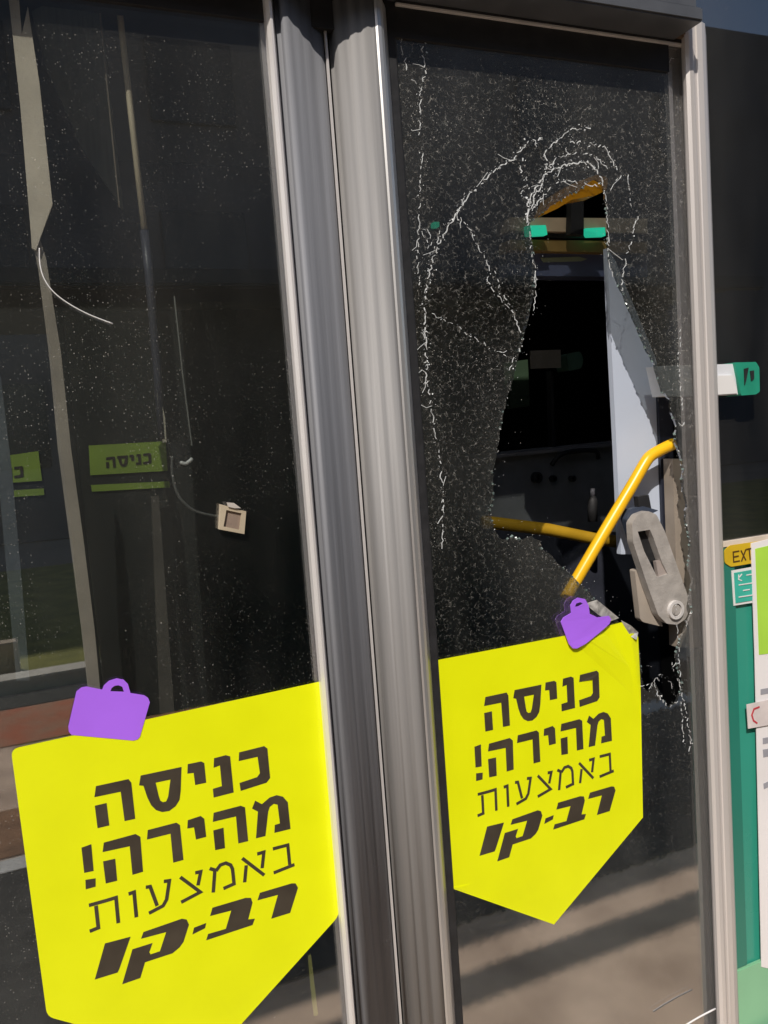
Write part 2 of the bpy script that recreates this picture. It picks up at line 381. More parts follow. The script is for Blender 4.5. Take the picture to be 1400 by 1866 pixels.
tag(obj('hole_rim', rim, mat('green_glass_cube', (.26, .34, .32), .12, 0, .3, 300)), kind='stuff'); setp(bpy.data.objects['hole_rim'], dr)
tag(obj('glass_crumbs', b2, CRACK, dr), kind='stuff')
# a bent flap of clouded film and glass at the sticker's torn corner
b = NEW()
fl = [at(x, y, Y) for x, y, Y in ((1066, 1100, -.004), (1088, 1093, -.012), (1106, 1108, -.006), (1128, 1126, -.012), (1112, 1132, -.002), (1090, 1120, -.008))]
vs = [b.verts.new(p) for p in fl]; b.faces.new((vs[0], vs[1], vs[5])); b.faces.new((vs[1], vs[2], vs[5])); b.faces.new((vs[2], vs[4], vs[5])); b.faces.new((vs[2], vs[3], vs[4]))
fl = [at(x, y, Y) for x, y, Y in ((1132, 1130, -.004), (1150, 1140, -.012), (1163, 1152, -.004), (1160, 1166, -.010), (1146, 1158, -.003))]
vs = [b.verts.new(p) for p in fl]; b.faces.new((vs[0], vs[1], vs[4])); b.faces.new((vs[1], vs[2], vs[4])); b.faces.new((vs[2], vs[3], vs[4]))
o = obj('torn_film', b, mat('cloudy_film', (.50, .49, .47), .4, 0, .3, 90), dr); md = o.modifiers.new('thickness', 'SOLIDIFY'); md.thickness = .0006

# ------------------------------------------------------------------ yellow stickers
TL = {'A': (150, 1340), 'B': (340, 1340), 'C': (140, 1480), 'D': (340, 1430), 'E': (150, 1570), 'F': (350, 1520), 'G': (160, 1620)}
def tp(k, pts): return [(TL[k][0]+x/7.0, TL[k][1]+y/7.0) for x, y in pts]
GLY = [  # (line, tile, outline, holes)
 (1, 'A', [(175, 645), (590, 555), (625, 600), (675, 1060), (540, 1090), (490, 715), (155, 785)], []),
 (1, 'A', [(160, 895), (310, 860), (345, 1145), (195, 1180)], []),
 (1, 'A', [(745, 510), (1265, 400), (1255, 700), (1240, 820), (1190, 900), (1110, 960), (1020, 975), (940, 950), (880, 890), (830, 790), (780, 640), (725, 635)], [[(935, 600), (1125, 560), (1095, 780), (1070, 840), (1030, 850), (995, 830), (975, 770)]]),
 (1, 'B', [(15, 365), (185, 330), (225, 350), (250, 600), (110, 630), (90, 475), (10, 485)], []),
 (1, 'B', [(350, 290), (500, 250), (555, 265), (600, 725), (345, 790), (335, 680), (450, 645), (425, 380), (345, 410)], []),
 (1, 'B', [(670, 215), (990, 135), (1030, 165), (1065, 540), (1020, 600), (690, 705), (675, 605), (900, 530), (935, 480), (905, 270), (665, 325)], []),
 (2, 'D', [(875, 200), (960, 245), (1060, 160), (1150, 130), (1230, 150), (1290, 220), (1325, 560), (1120, 610), (1125, 510), (1190, 490), (1160, 250), (1110, 240), (1060, 280), (1040, 340), (1005, 650), (885, 680), (910, 340), (835, 300)], []),
 (2, 'D', [(345, 355), (690, 265), (745, 285), (785, 715), (660, 745), (630, 400), (335, 470)], []),
 (2, 'D', [(340, 580), (470, 545), (490, 805), (365, 830)], []),
 (2, 'D', [(15, 450), (180, 395), (225, 430), (250, 660), (120, 695), (95, 540), (10, 555)], []),
 (2, 'C', [(905, 225), (1270, 130), (1315, 160), (1360, 605), (1230, 640), (1195, 270), (895, 345)], []),
 (2, 'C', [(345, 385), (750, 275), (810, 310), (845, 755), (710, 795), (675, 430), (330, 505)], []),
 (2, 'C', [(335, 625), (490, 590), (515, 870), (370, 905)], []),
 (2, 'C', [(60, 450), (185, 405), (215, 745), (95, 770)], []),
 (2, 'C', [(110, 860), (240, 840), (240, 945), (115, 980)], []),
 (4, 'F', [(865, 745), (1270, 625), (1320, 625), (1350, 680), (1250, 1000), (1010, 1075), (1095, 770), (835, 840)], []),
 (4, 'F', [(260, 935), (680, 810), (750, 810), (770, 870), (715, 1085), (800, 1075), (770, 1155), (180, 1350), (205, 1270), (430, 1205), (500, 970), (230, 1040)], []),
 (4, 'F', [(25, 1190), (180, 1130), (165, 1195), (5, 1275)], []),
 (4, 'G', [(710, 545), (1200, 375), (1260, 385), (1290, 450), (1220, 670), (1170, 740), (1080, 815), (730, 930), (670, 1130), (440, 1210), (570, 765), (825, 685), (785, 800), (800, 830), (920, 790), (1000, 545), (680, 630)], []),
 (4, 'G', [(220, 690), (545, 605), (400, 1020), (380, 1060), (90, 1150)], [])]
STR = [('E', [(85, 555), (300, 495), (430, 455), (460, 780)]), ('E', [(175, 560), (205, 840), (95, 885)]),
 ('E', [(590, 410), (660, 385), (690, 705)]), ('E', [(810, 325), (865, 315), (955, 560)]),
 ('E', [(1040, 250), (1110, 240), (1075, 480), (1030, 560), (850, 655)]),
 ('F', [(-150, 545), (105, 735), (-140, 865)]), ('F', [(40, 490), (110, 475), (75, 650)]),
 ('F', [(225, 435), (290, 455), (270, 740)]), ('F', [(305, 465), (360, 390), (430, 365), (490, 390), (515, 440), (535, 630), (400, 690)]),
 ('F', [(640, 305), (920, 520)]), ('F', [(690, 395), (670, 610)]), ('F', [(830, 250), (915, 225), (893, 430)]),
 ('F', [(1030, 185), (1220, 135), (1245, 385)]), ('F', [(1040, 490), (1305, 385)])]
SW = 46/7*1.15/1500*.97
def letters(bm, fn, y0, lines=(1, 2, 3, 4), sc=1.0, f=None, th=.0003):
    for ln, k, o, hs in GLY:
        if ln in lines:
            add_poly(bm, [fn(*xz(*p)) for p in tp(k, o)], [[fn(*xz(*p)) for p in tp(k, h)] for h in hs], y0, y0+th, f)
    if 3 in lines:
        for i, (k, s) in enumerate(STR):
            oo = stroke([xz(*p) for p in tp(k, s)], SW)
            add_poly(bm, [fn(*p) for p in oo], [], y0-.00004*(i % 3), y0+th, f)
def affine(src, dst):
    A = np.array([[x, z, 1] for x, z in src]); B = np.array(dst)
    M = np.linalg.lstsq(A, B, rcond=None)[0]
    return lambda x, z: tuple(np.array([x, z, 1]) @ M)
def rounded(pts, r, n=4):
    out = []; N_ = len(pts)
    for i in range(N_):
        p, a, c = Vector(pts[i]), Vector(pts[i-1]), Vector(pts[(i+1) % N_])
        ra = min(r, (a-p).length*.4, (c-p).length*.4)
        s, e = p+(a-p).normalized()*ra, p+(c-p).normalized()*ra
        for k in range(n+1):
            t = k/n; out.append(tuple(s*(1-t)**2+p*2*t*(1-t)+e*t*t))
    return out
# left sticker
LO = [xz(20, 1365), xz(592, 1240), xz(618, 1668), xz(380, 1932), xz(86, 1852)]
b = NEW(); add_poly(b, rounded(LO, .010), [], -.0006, -.0001)
s1 = tag(obj('yellow_sticker', b, YEL), 'larger yellow pentagon sticker with Hebrew words on the left door leaf, whole and smooth', 'sticker', 'yellow entrance stickers on the doors')
b = NEW(); letters(b, lambda x, z: (x, z), -.0010); obj('lettering', b, INK, s1)
def SU(pts): return [xz(x/4.375, 1150+y/4.375) for x, y in pts]
sb = SU([(610, 480), (650, 448), (690, 440), (815, 465), (830, 430), (870, 395), (930, 375), (985, 385), (1020, 420), (1040, 492), (1150, 510), (1180, 530), (1195, 565), (1115, 840), (1095, 862), (1060, 870), (570, 825), (550, 800), (545, 760)])
sh = SU([(880, 478), (890, 452), (915, 434), (945, 430), (975, 442), (988, 482)])
b = NEW(); add_poly(b, sb, [sh], -.0014, -.0007); obj('suitcase_emblem', b, PUR, s1)
# right sticker: film creased towards the torn corner
PIV = Vector(xz(1176, 1335))
def crease(x, z):
    d = Vector((x, z))-PIV; r = d.length
    a = math.degrees(math.atan2(d.y, -d.x))       # 0 = towards the left, 90 = straight up
    fade = max(0.0, min(1.0, (z-xz(1100, 1330)[1])/.09))
    t = 0.0
    for c0, wd, h in ((60, 8, .12), (82, 9, .09), (47, 5, .05), (101, 6, .04)):
        u = abs(a-c0)/wd
        if u < 1: t += h*(1-u)
    base = -.0016*math.sin((x-XR0)*70)*max(0, min(1, (.12-(x-XR0))/.12))
    return -t*r*fade*.24 + base*.5 - .0006
RO = [xz(789, 1204), xz(1030, 1158), xz(1075, 1149), xz(1112, 1139), xz(1134, 1132), xz(1150, 1146), xz(1161, 1160), xz(1166, 1250), xz(1171, 1489), xz(1009, 1684), xz(817, 1616)]
RO = RO[:-3]+rounded([xz(1166, 1250), xz(1171, 1489), xz(1009, 1684), xz(817, 1616), xz(789, 1204)], .006)[5:20] if False else RO
pts = [Vector(p) for p in RO]; n0 = len(pts)
edges = [(i, (i+1) % n0) for i in range(n0)]
xs = [p.x for p in pts]; zs = [p.y for p in pts]
def inside(x, z):
    c = False
    for i in range(n0):
        a, bb = pts[i], pts[i-1]
        if (a.y > z) != (bb.y > z) and x < (bb.x-a.x)*(z-a.y)/(bb.y-a.y)+a.x: c = not c
    return c
g = .006; i = 0; z = min(zs)
while z < max(zs):
    x = min(xs)+(g/2 if i % 2 else 0)
    while x < max(xs):
        if inside(x, z) and inside(x+.002, z) and inside(x-.002, z) and inside(x, z+.002) and inside(x, z-.002): pts.append(Vector((x, z)))
        x += g
    z += g*.87; i += 1
V2, _, F2, *_r = delaunay_2d_cdt(pts, edges, [list(range(n0))], 1, 1e-6)
b = NEW(); vv = [b.verts.new((p.x, -.0006+crease(p.x, p.y), p.y)) for p in V2]
for f in F2:
    try: b.faces.new([vv[i] for i in f])
    except ValueError: pass
s2 = tag(obj('yellow_sticker', b, YEL), 'smaller yellow pentagon sticker with Hebrew words, top right corner creased below the hole', 'sticker', 'yellow entrance stickers on the doors')
md = s2.modifiers.new('thickness', 'SOLIDIFY'); md.thickness = .0003; md.offset = 0
COR = [((487.1, 1361.4), (1089.5, 1222)), ((177.9, 1508.6), (883.8, 1333.8)), ((156.4, 1620), (867.5, 1422)), ((529.3, 1510), (1113.8, 1350)),
       ((536.4, 1575), (1117.5, 1405)), ((541.4, 1611.4), (1120, 1433.8)), ((172.9, 1784.3), (872, 1558.9)), ((222.9, 1792.9), (906.3, 1568))]
af = affine([xz(*a) for a, c in COR], [xz(*c) for a, c in COR])
b = NEW(); letters(b, af, -.0014, f=crease); obj('lettering', b, INK, s2)
def SR(pts): return [xz(780+x/3.5, 960+y/3.5) for x, y in pts]
b = NEW()
add_poly(b, SR([(828, 600), (845, 572), (893, 543), (888, 495), (905, 465), (935, 446), (980, 455), (1003, 495), (1010, 548), (1060, 572), (1135, 562), (1148, 585), (1138, 612), (1090, 655), (985, 738), (930, 768), (905, 768), (880, 742)]), [SR([(915, 505), (925, 482), (950, 474), (968, 485), (940, 500)])], -.0088, -.0076, lambda x, z: -.004*abs(((x-xz(1054, 1110)[0])*9) % 1-.5)*.6)
obj('suitcase_emblem', b, PUR, s2)

# ------------------------------------------------------------------ things seen through the hole
def T7(x, y): return (1020+x/2.916, 600+y/2.916)
# bent yellow grab rail
P = [at(1030, 1092, .060), at(1100, 972, .052), at(1150, 888, .046), at(1176, 843, .043), at(1187, 830, .043), at(1204, 820, .043), at(1227, 809, .044)]
b = NEW(); add_tube(b, smooth_path(P, 6), .0108, 16)
tag(obj('grab_rail', b, ORANGE, None, True), 'bright yellow bent grab rail slanting up through the hole in the glass', 'handrail')
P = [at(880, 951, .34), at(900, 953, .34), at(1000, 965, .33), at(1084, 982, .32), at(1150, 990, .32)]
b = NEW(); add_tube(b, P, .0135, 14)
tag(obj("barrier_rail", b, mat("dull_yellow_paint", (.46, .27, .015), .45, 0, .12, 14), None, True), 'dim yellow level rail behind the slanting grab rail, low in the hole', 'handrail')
# grey slotted arm with pivot
arm = empty('lock_arm', at(1200, 1040, .02), 'grey metal arm with long slot and round pivot at the hole edge', 'door arm')
def A7(*pts, Y): return [xz(*T7(x, y), Y) for x, y in pts]
YA = .022
out7 = rounded(A7((385, 1030), (415, 985), (470, 965), (515, 985), (560, 1075), (640, 1300), (690, 1440), (692, 1490), (670, 1540), (625, 1570), (570, 1565), (525, 1520), (470, 1370), (390, 1130), Y=YA), .004, 3)
slot7 = A7((415, 1075), (480, 1065), (500, 1110), (545, 1240), (575, 1300), (520, 1320), (495, 1270), (450, 1180), Y=YA)
b = NEW(); add_poly(b, out7, [slot7], YA, YA+.016)
bmesh.ops.bevel(b, geom=[e for e in b.edges if len(e.link_faces) == 2 and e.calc_face_angle(0) > 1.2], offset=.0018, segments=2, affect='EDGES')
obj('slotted_plate', b, STEEL, arm)
b = NEW(); add_poly(b, A7((408, 1070), (484, 1060), (552, 1236), (470, 1250), (440, 1180), Y=YA), [], YA+.0165, YA+.0169); obj('slot_backing', b, RUB, arm)
c = at(*T7(615, 1490), YA-.002)
b = NEW()
def ring(bm, c, r0, r1, ya, yb, n=28):
    R = []
    for rr, y in ((r0, ya), (r1, ya), (r1, yb), (r0, yb)):
        R.append([bm.verts.new((c.x+rr*math.cos(2*math.pi*k/n), y, c.z+rr*math.sin(2*math.pi*k/n))) for k in range(n)])
    for i in range(4):
        for k in range(n): bm.faces.new((R[i][k], R[i][(k+1) % n], R[(i+1) % 4][(k+1) % n], R[(i+1) % 4][k]))
ring(b, c, .0118, .0175, YA-.006, YA+.001); pv = obj('pivot_bolt', b, ALU_B, arm)
b = NEW(); bmesh.ops.create_cone(b, cap_ends=True, segments=24, radius1=.0112, radius2=.0095, depth=.004, matrix=Matrix.Translation((c.x, YA-.003, c.z)) @ Matrix.Rotation(math.pi/2, 4, 'X')); obj('bolt_head', b, STEEL, arm)
b = NEW(); add_poly(b, rounded(A7((350, 1010), (372, 955), (440, 940), (520, 962), (470, 985), (415, 1005), (385, 1060), (385, 1120), Y=YA+.02), .003, 3), [], YA+.017, YA+.034); obj('dark_cap', b, mat('dark_blue_plastic', (.05, .065, .10), .45, 0, .1, 20), arm)
b = NEW(); add_poly(b, A7((412, 890), (470, 880), (485, 960), (420, 965), Y=YA+.02), [], YA+.018, YA+.03); obj('stop_block', b, RUB, arm)
b = NEW(); add_poly(b, rounded(A7((395, 1280), (440, 1270), (500, 1450), (545, 1580), (440, 1555), (425, 1540), Y=YA+.02), .003, 3), [], YA+.018, YA+.032); obj('back_plate', b, mat('dull_beige', (.36, .31, .26), .7), arm)
b = NEW(); add_poly(b, A7((520, 1235), (570, 1225), (585, 1300), (535, 1322), Y=YA), [], YA+.004, YA+.012); obj('slot_insert', b, mat('slot_insert', (.42, .36, .33), .5, .2), arm)
# pale partition, dark post, beige pillar
YP = .085
b = NEW(); add_poly(b, [xz(x, y, YP) for x, y in ((1107, 452), (1122, 476), (1196, 655), (1206, 780), (1212, 1010), (1132, 1010), (1124, 820), (1114, 620))], [], YP, YP+.012)
tag(obj('partition_panel', b, BLUEW), 'pale blue partition panel with a slanting top edge, standing behind the hole', 'panel')
b = NEW(); add_poly(b, [xz(x, y, .075) for x, y in ((1201, 690), (1226, 690), (1236, 1120), (1216, 1120))], [], .078, .1)
tag(obj('door_post', b, mat('navy_post', (.02, .024, .04), .5)), 'dark upright post between the pale partition and the beige pillar', 'post')
b = NEW(); add_poly(b, [xz(x, y, .05) for x, y in ((1226, 836), (1300, 836), (1310, 1180), (1237, 1180))], [], .05, .075)
tag(obj('inner_pillar', b, mat('pillar_beige', (.32, .27, .22), .7, 0, .1, 18)), 'beige inner pillar behind the jagged right edge of the hole', 'pillar', kind='thing')
# grey and green bracket bar running behind the stile
bar = empty('bracket_bar', at(1300, 690, .02), 'short white bar with a green end block sticking out behind the right door frame', 'bracket')
YB = .014
b = NEW(); add_poly(b, [xz(x, y, YB) for x, y in ((1198, 667), (1337, 663), (1345, 719), (1210, 722))], [], YB, YB+.03); obj('grey_bar', b, mat('bar_grey', (.72, .74, .78), .5), bar)
b = NEW(); add_poly(b, [xz(x, y, YB) for x, y in ((1295, 685), (1334, 684), (1342, 717), (1295, 720))], [], YB-.003, YB-.0005); obj('white_cover', b, WHITE, bar)
b = NEW(); add_poly(b, rounded([xz(x, y, YB) for x, y in ((1335, 661), (1374, 660), (1380, 670), (1381, 714), (1374, 719), (1347, 721))], .002, 2), [], YB-.005, YB+.03); obj('end_block', b, mat('green_block', (.02, .30, .19), .4), bar)
b = NEW(); add_poly(b, [xz(x, y, YB-.006) for x, y in ((1356, 672), (1364, 670), (1360, 692), (1357, 702))], [], YB-.0068, YB-.0052); add_poly(b, [xz(x, y, YB-.006) for x, y in ((1367, 676), (1374, 675), (1374, 690), (1369, 694))], [], YB-.0068, YB-.0052); obj('clip_slot', b, RUB, bar)
# ceiling strip, lamps and luggage edge in the top of the hole
YC = .135
def slab(name, q, Y, th, m, label, cat, group=None, r=0.0):
    o_ = [xz(x, y, Y) for x, y in q]
    b = NEW(); add_poly(b, rounded(o_, r, 3) if r else o_, [], Y, Y+th)
    return tag(obj(name, b, m), label, cat, group)
b = NEW(); add_poly(b, rounded([xz(x, y, .03) for x, y in ((990, 392), (1004, 360), (1040, 336), (1088, 318), (1108, 324), (1106, 346), (1086, 356), (1042, 364), (1016, 380))], .004, 3), [], .03, .06)
bmesh.ops.bevel(b, geom=[e for e in b.edges if len(e.link_faces) == 2 and e.calc_face_angle(0) > 1.2], offset=.004, segments=2, affect='EDGES')
tag(obj('orange_wedge', b, mat('deep_orange_paint', (.74, .33, .01), .35, 0, .1, 12)), 'orange wedge shaped grab handle filling the very top of the hole', 'handle')
slab('ceiling_ledge', ((930, 396), (1180, 398), (1180, 425), (930, 420)), YC, .05, mat('beige_ledge', (.62, .48, .34), .6), 'dull beige ledge above the green lamps in the top of the hole', 'ledge')
slab('camera_mount', ((1042, 356), (1064, 360), (1064, 428), (1040, 426)), .115, .015, RUB, 'black upright mount between the two green lamps', 'mount')
slab('lamp_housing', ((930, 424), (1180, 428), (1180, 436), (930, 432)), YC+.01, .04, RUB, 'black housing strip that carries the green lamps', 'housing')
LAMP = emit_mat('green_lamp', (.02, .50, .30), .75)
for q, lb in ((((960, 411), (995, 410), (998, 428), (962, 430)), 'left green lamp strip, before the black mount in the top of the hole'),
              (((1066, 416), (1103, 414), (1104, 430), (1072, 431)), 'right green lamp strip, beside the rim of the hole'),
              (((790, 404), (801, 404), (801, 414), (790, 414)), 'tiny square green lamp glowing through the crazed glass')):
    slab('indicator_lamp', q, YC-.015, .01, LAMP, lb, 'lamp', 'green lamps inside the bus', .002)
slab('ceiling_band', ((930, 436), (1180, 440), (1180, 462), (930, 456)), YC+.012, .04, mat('olive_band', (.30, .19, .06), .6), 'olive brown band under the green lamps', 'band')
scr = slab('far_bus_window', ((930, 458), (1180, 464), (1180, 505), (930, 502)), YC+.03, .04, mat('slate_window', (.12, .14, .24), .35), 'slate blue display with a painted pale green reflection, under the olive band', 'glazing')  # stands for a window on the far side of the bus
b = NEW(); add_poly(b, [xz(x, y, YC+.029) for x, y in ((985, 470), (1055, 468), (1070, 472), (1060, 476), (990, 478))], [], YC+.0285, YC+.0296); obj('reflection_streak', b, mat('streak', (.35, .42, .28), .5), scr)  # greenish window reflection painted as a flat streak
wb = NEW(); add_poly(wb, [xz(x, y, .7) for x, y in ((1003, 676), (1008, 676), (1014, 832), (1008, 832))], [], .7, .72); tag(obj('window_pole', wb, mat('pole_grey', (.022, .022, .023), .5)), 'faint grey upright pole deep inside, beside the small paper notice', 'pole')
slab('green_reflection', ((925, 660), (962, 655), (966, 740), (930, 745)), .75, .02, mat('deep_green', (.02, .045, .02), .7), 'dim dark green reflection, painted as a panel at the left rim of the hole, deep inside', 'reflected_patch')  # green window reflection painted as a solid patch
# counter deeper in
YD = .62
ct = empty('driver_counter', at(1000, 890, YD), 'dark grey driver counter with knobs, deep behind the hole', 'counter')
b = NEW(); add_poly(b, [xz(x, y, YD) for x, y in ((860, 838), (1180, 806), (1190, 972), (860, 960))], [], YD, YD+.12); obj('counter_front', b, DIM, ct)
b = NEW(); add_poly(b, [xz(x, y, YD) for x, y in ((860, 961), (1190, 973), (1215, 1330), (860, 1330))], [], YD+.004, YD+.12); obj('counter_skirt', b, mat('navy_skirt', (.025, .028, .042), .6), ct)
b = NEW(); add_poly(b, [xz(x, y, YD) for x, y in ((860, 832), (1180, 800), (1180, 806), (860, 838))], [], YD-.02, YD+.12); obj('counter_edge', b, mat('counter_edge', (.26, .26, .28), .5), ct)
for cx, cy, r in ((975, 870, .014), (1005, 872, .008), (1040, 872, .008)):
    c = at(cx, cy, YD)
    b = NEW(); ring(b, c, r*.55, r, YD-.014, YD-.001, 20); obj('knob', b, RUB, ct)
b = NEW(); add_tube(b, smooth_path([at(1005, 848, YD-.02), at(1020, 830, YD-.03), at(1045, 822, YD-.03), at(1085, 822, YD-.03), at(1090, 835, YD-.02)], 4), .006, 8); obj('cable_loop', b, RUB, ct, True)
slab('paper_notice', ((967, 639), (1022, 637), (1023, 670), (968, 672)), .60, .004, mat('faded_paper', (.26, .24, .19), .7), 'small dull paper notice on the dark wall deep inside', 'notice')
slab('green_cushion', ((1031, 645), (1058, 640), (1064, 655), (1060, 672), (1036, 676)), .62, .05, mat('cushion_green', (.06, .13, .09), .8), 'small dim green cushion beside the paper notice', 'cushion', None, .008)
bo = empty('spray_bottle', at(1080, 930, .5), 'small dark bottle with a pale cap standing behind the yellow rails', 'bottle')
p = at(1080, 950, .5); q = at(1080, 903, .5); k = at(1080, 890, .5)
b = NEW(); add_tube(b, [p, p.lerp(q, .8), q], [.012, .012, .006], 14); obj('body', b, RUB, bo, True)
b = NEW(); add_tube(b, [q, k], .006, 12); obj('cap', b, mat('pale_cap', (.35, .33, .38), .5), bo, True)

# ------------------------------------------------------------------ things behind the left leaf's glass
def strip(name, q, Y, m, label, cat, th=.006, group=None):
    b = NEW(); add_poly(b, [xz(x, y, Y) for x, y in q], [], Y, Y+th); return tag(obj(name, b, m), label, cat, group)
strip('trim_strip', ((10, -60), (30, -60), (40, 62), (51, 12), (72, 150), (96, 372), (74, 432), (66, 456), (58, 452), (57, 430), (37, 190)), .012, mat('sunlit_tan', (.95, .83, .69), .7, 0, .08, 20), 'wide tan strip, painted sunlit part of a post ending at the slanting shadow line, at the top left behind the glass', 'strip')  # upper part of the post, sunlight painted in as pale tan
strip('trim_strip', ((60, 440), (72, 432), (84, 470), (111, 640), (130, 820), (152, 980), (173, 1150), (184, 1270), (162, 1270), (149, 1150), (127, 980), (106, 820), (89, 640), (70, 490)), .02, mat('shaded_tan', (.52, .45, .38), .7, 0, .1, 20), 'long narrow grey brown strip, painted shaded part of the post, running down behind the glass to the red kerb', 'strip')  # same post below the shadow line, shade painted in
rod = empty('curtain_rod', at(260, 300, .06), 'slim upright rod, sun painted cream above and shade painted dark below, behind the left glass', 'rod')
b = NEW(); add_tube(b, [at(208, -60, .05), at(217, 10, .05), at(240, 215, .05), at(263, 418, .05)], .0042, 10); obj('sunlit_rod_part', b, mat('sunlit_rod_part', (.95, .80, .58), .5), rod, True)  # sunlit part of the rod, sun painted in as cream
b = NEW(); add_tube(b, [at(263, 420, .05), at(272, 500, .05), at(288, 690, .05), at(296, 800, .05)], .006, 10); obj('shaded_rod_part', b, mat('shaded_rod_part', (.07, .072, .10), .4), rod, True)  # rod below the sun patch, shade painted in as dark colour
strip('cream_sliver', ((286, 716), (292, 722), (301, 760), (304, 806), (297, 806), (291, 762)), .045, mat('cream_sliver', (.60, .55, .44), .6), 'short cream sliver just above the inner green sticker', 'strip')
for q, lb, cc in (([(176, -40), (200, 200), (218, 378)], 'hair thin brown line beside the cream rod', (.24, .19, .14)), ([(318, 540), (333, 680), (350, 812)], 'hair thin grey line above the square box', (.30, .30, .28))):
    b = NEW(); add_tube(b, [at(x, y, .035) for x, y in q], .0011, 6); tag(obj('thin_cord', b, mat('cord_fibre', cc, .6)), lb, 'cord')
b = NEW(); add_tube(b, smooth_path([at(x, y, .004 if False else -.004) for x, y in ((72, 452), (73, 480), (80, 506), (96, 530), (122, 551), (160, 572), (206, 590))], 5), .0007, 6)
tag(obj('loose_wire', b, WHITE, None, True), 'thin white wire curling off the slanting end of the tan strip', 'wire')
# bracket, cable and square box
br = empty('latch_bracket', at(330, 830, .03), 'small dark latch bracket with a pale lip, left of the square box', 'bracket')
b = NEW(); add_poly(b, rounded([xz(x, y, .03) for x, y in ((306, 806), (335, 806), (350, 830), (346, 848), (325, 855), (318, 846))], .004, 3), [], .028, .044); obj('latch_body', b, RUB, br)
b = NEW(); add_tube(b, smooth_path([at(x, y, .025) for x, y in ((328, 842), (338, 845), (346, 840), (351, 835))], 4), [.0012]+[.0026]*11+[.0012], 8); obj('pale_lip', b, WHITE, br, True)
b = NEW(); add_tube(b, smooth_path([at(x, y, .025) for x, y in ((314, 832), (314, 860), (320, 890), (332, 912), (358, 932), (402, 942))], 5), .0019, 8)
tag(obj('box_cable', b, mat('cable_grey', (.16, .16, .155), .5), None, True), 'thin grey cable curving from the latch down to the square box', 'cable')
bx = empty('sensor_box', at(422, 945, .004), 'small square tan box with a pale rim, above the purple suitcase on the left glass', 'box')
def BX(*pts): return [xz(280+x/5.833, 760+y/5.833, -.004) for x, y in pts]
b = NEW(); add_poly(b, BX((705, 925), (975, 1000), (955, 1240), (690, 1190)), [BX((765, 985), (925, 1020), (905, 1195), (735, 1160))], -.010, -.0004); obj('box_rim', b, mat('pale_rim', (.50, .42, .30), .6), bx)
b = NEW(); add_poly(b, BX((764, 984), (926, 1019), (906, 1196), (734, 1161)), [], -.006, -.0004); obj('box_face', b, mat('tan_face', (.27, .20, .155), .7), bx)
b = NEW(); add_poly(b, BX((765, 905), (840, 910), (915, 965), (850, 965), (780, 950)), [], -.013, -.0102); obj('box_tab', b, mat('tab_pale', (.55, .5, .45), .5), bx)
# inner panel with two more green stickers
YI = .26
GREEN = mat('olive_sticker', (.30, .43, .06), .5, 0, .1, 14)
inner = strip('smoked_screen', ((-60, 560), (330, 560), (380, 1300), (-60, 1300)), YI+.004, mat('smoked_panel', (.02, .021, .02), .5), 'smoked dark inner screen that carries two olive green stickers', 'screen', .012)
L1 = [xz(172, 1452), xz(487, 1361), xz(178, 1508)]
for q, band, tx, lb in ((((162, 812), (302, 804), (306, 858), (165, 866)), ((166, 884), (309, 877), (310, 888), (168, 896)), ((193, 838), (275, 826), (194, 853)), 'whole olive green sticker with dark Hebrew word, right of the long tan strip'),
                        (((-40, 838), (70, 822), (77, 876), (-40, 884)), ((-40, 898), (80, 890), (81, 902), (-40, 910)), ((-50, 862), (42, 850), (-49, 878)), 'cut off olive green sticker at the left edge of the photo')):
    st = strip('inner_sticker', q, YI, GREEN, lb, 'sticker', .003, 'olive stickers on the inner panel')
    b = NEW(); add_poly(b, [xz(x, y, YI) for x, y in band], [], YI, YI+.003); obj('lower_band', b, GREEN, st)
    fa = affine(L1, [xz(*p, YI) for p in tx])
    b = NEW(); letters(b, fa, YI-.0012, (1,), th=.001); obj('lettering', b, INK, st)
strip('grey_post', ((-12, 640), (2, 690), (22, 860), (40, 1060), (54, 1240), (30, 1240), (14, 1060), (-4, 860)), .05, mat('blue_grey_post', (.15, .17, .19), .5), 'blue grey post at the far left edge behind the glass', 'post')
strip('olive_reflection', ((562, 1742), (567, 1740), (574, 1800), (580, 1850), (573, 1852), (567, 1800)), .01, mat('olive_glint', (.42, .40, .10), .6), 'short olive glint, a painted reflection below the slanting lower edge of the larger yellow sticker', 'glint', .004)  # thin olive reflection painted as a solid strip
strip('soft_reflection', ((58, 20), (178, -40), (205, 200), (226, 385), (150, 270), (84, 120)), .20, mat('grey_green_sheen', (.15, .16, .13), .9, 0, .15, 30, (6, 1, .3)), 'dim grey green reflection, painted as a sheet between the tan strip and the cream rod, ending in a slant', 'sheen')  # soft reflection in the glass painted as a grey green sheet
strip('reflection_band', ((276, 905), (290, 904), (318, 1300), (292, 1300)), .24, mat('brown_grey_sheen', (.12, .105, .09), .7, 0, .2, 12), 'dim brown grey reflection band, painted as a sheet below the whole olive green sticker', 'panel')  # faint reflection band painted as a narrow sheet
# tie at the foot of the stile
b = NEW(); add_tube(b, smooth_path([at(x, y, -.03) for x, y in ((1232, 1880), (1250, 1868), (1275, 1853), (1304, 1838))], 3), .0016, 6)
tag(obj('cable_tie', b, WHITE, None, True), 'short white tie slanting across the foot of the right door frame', 'cable tie')

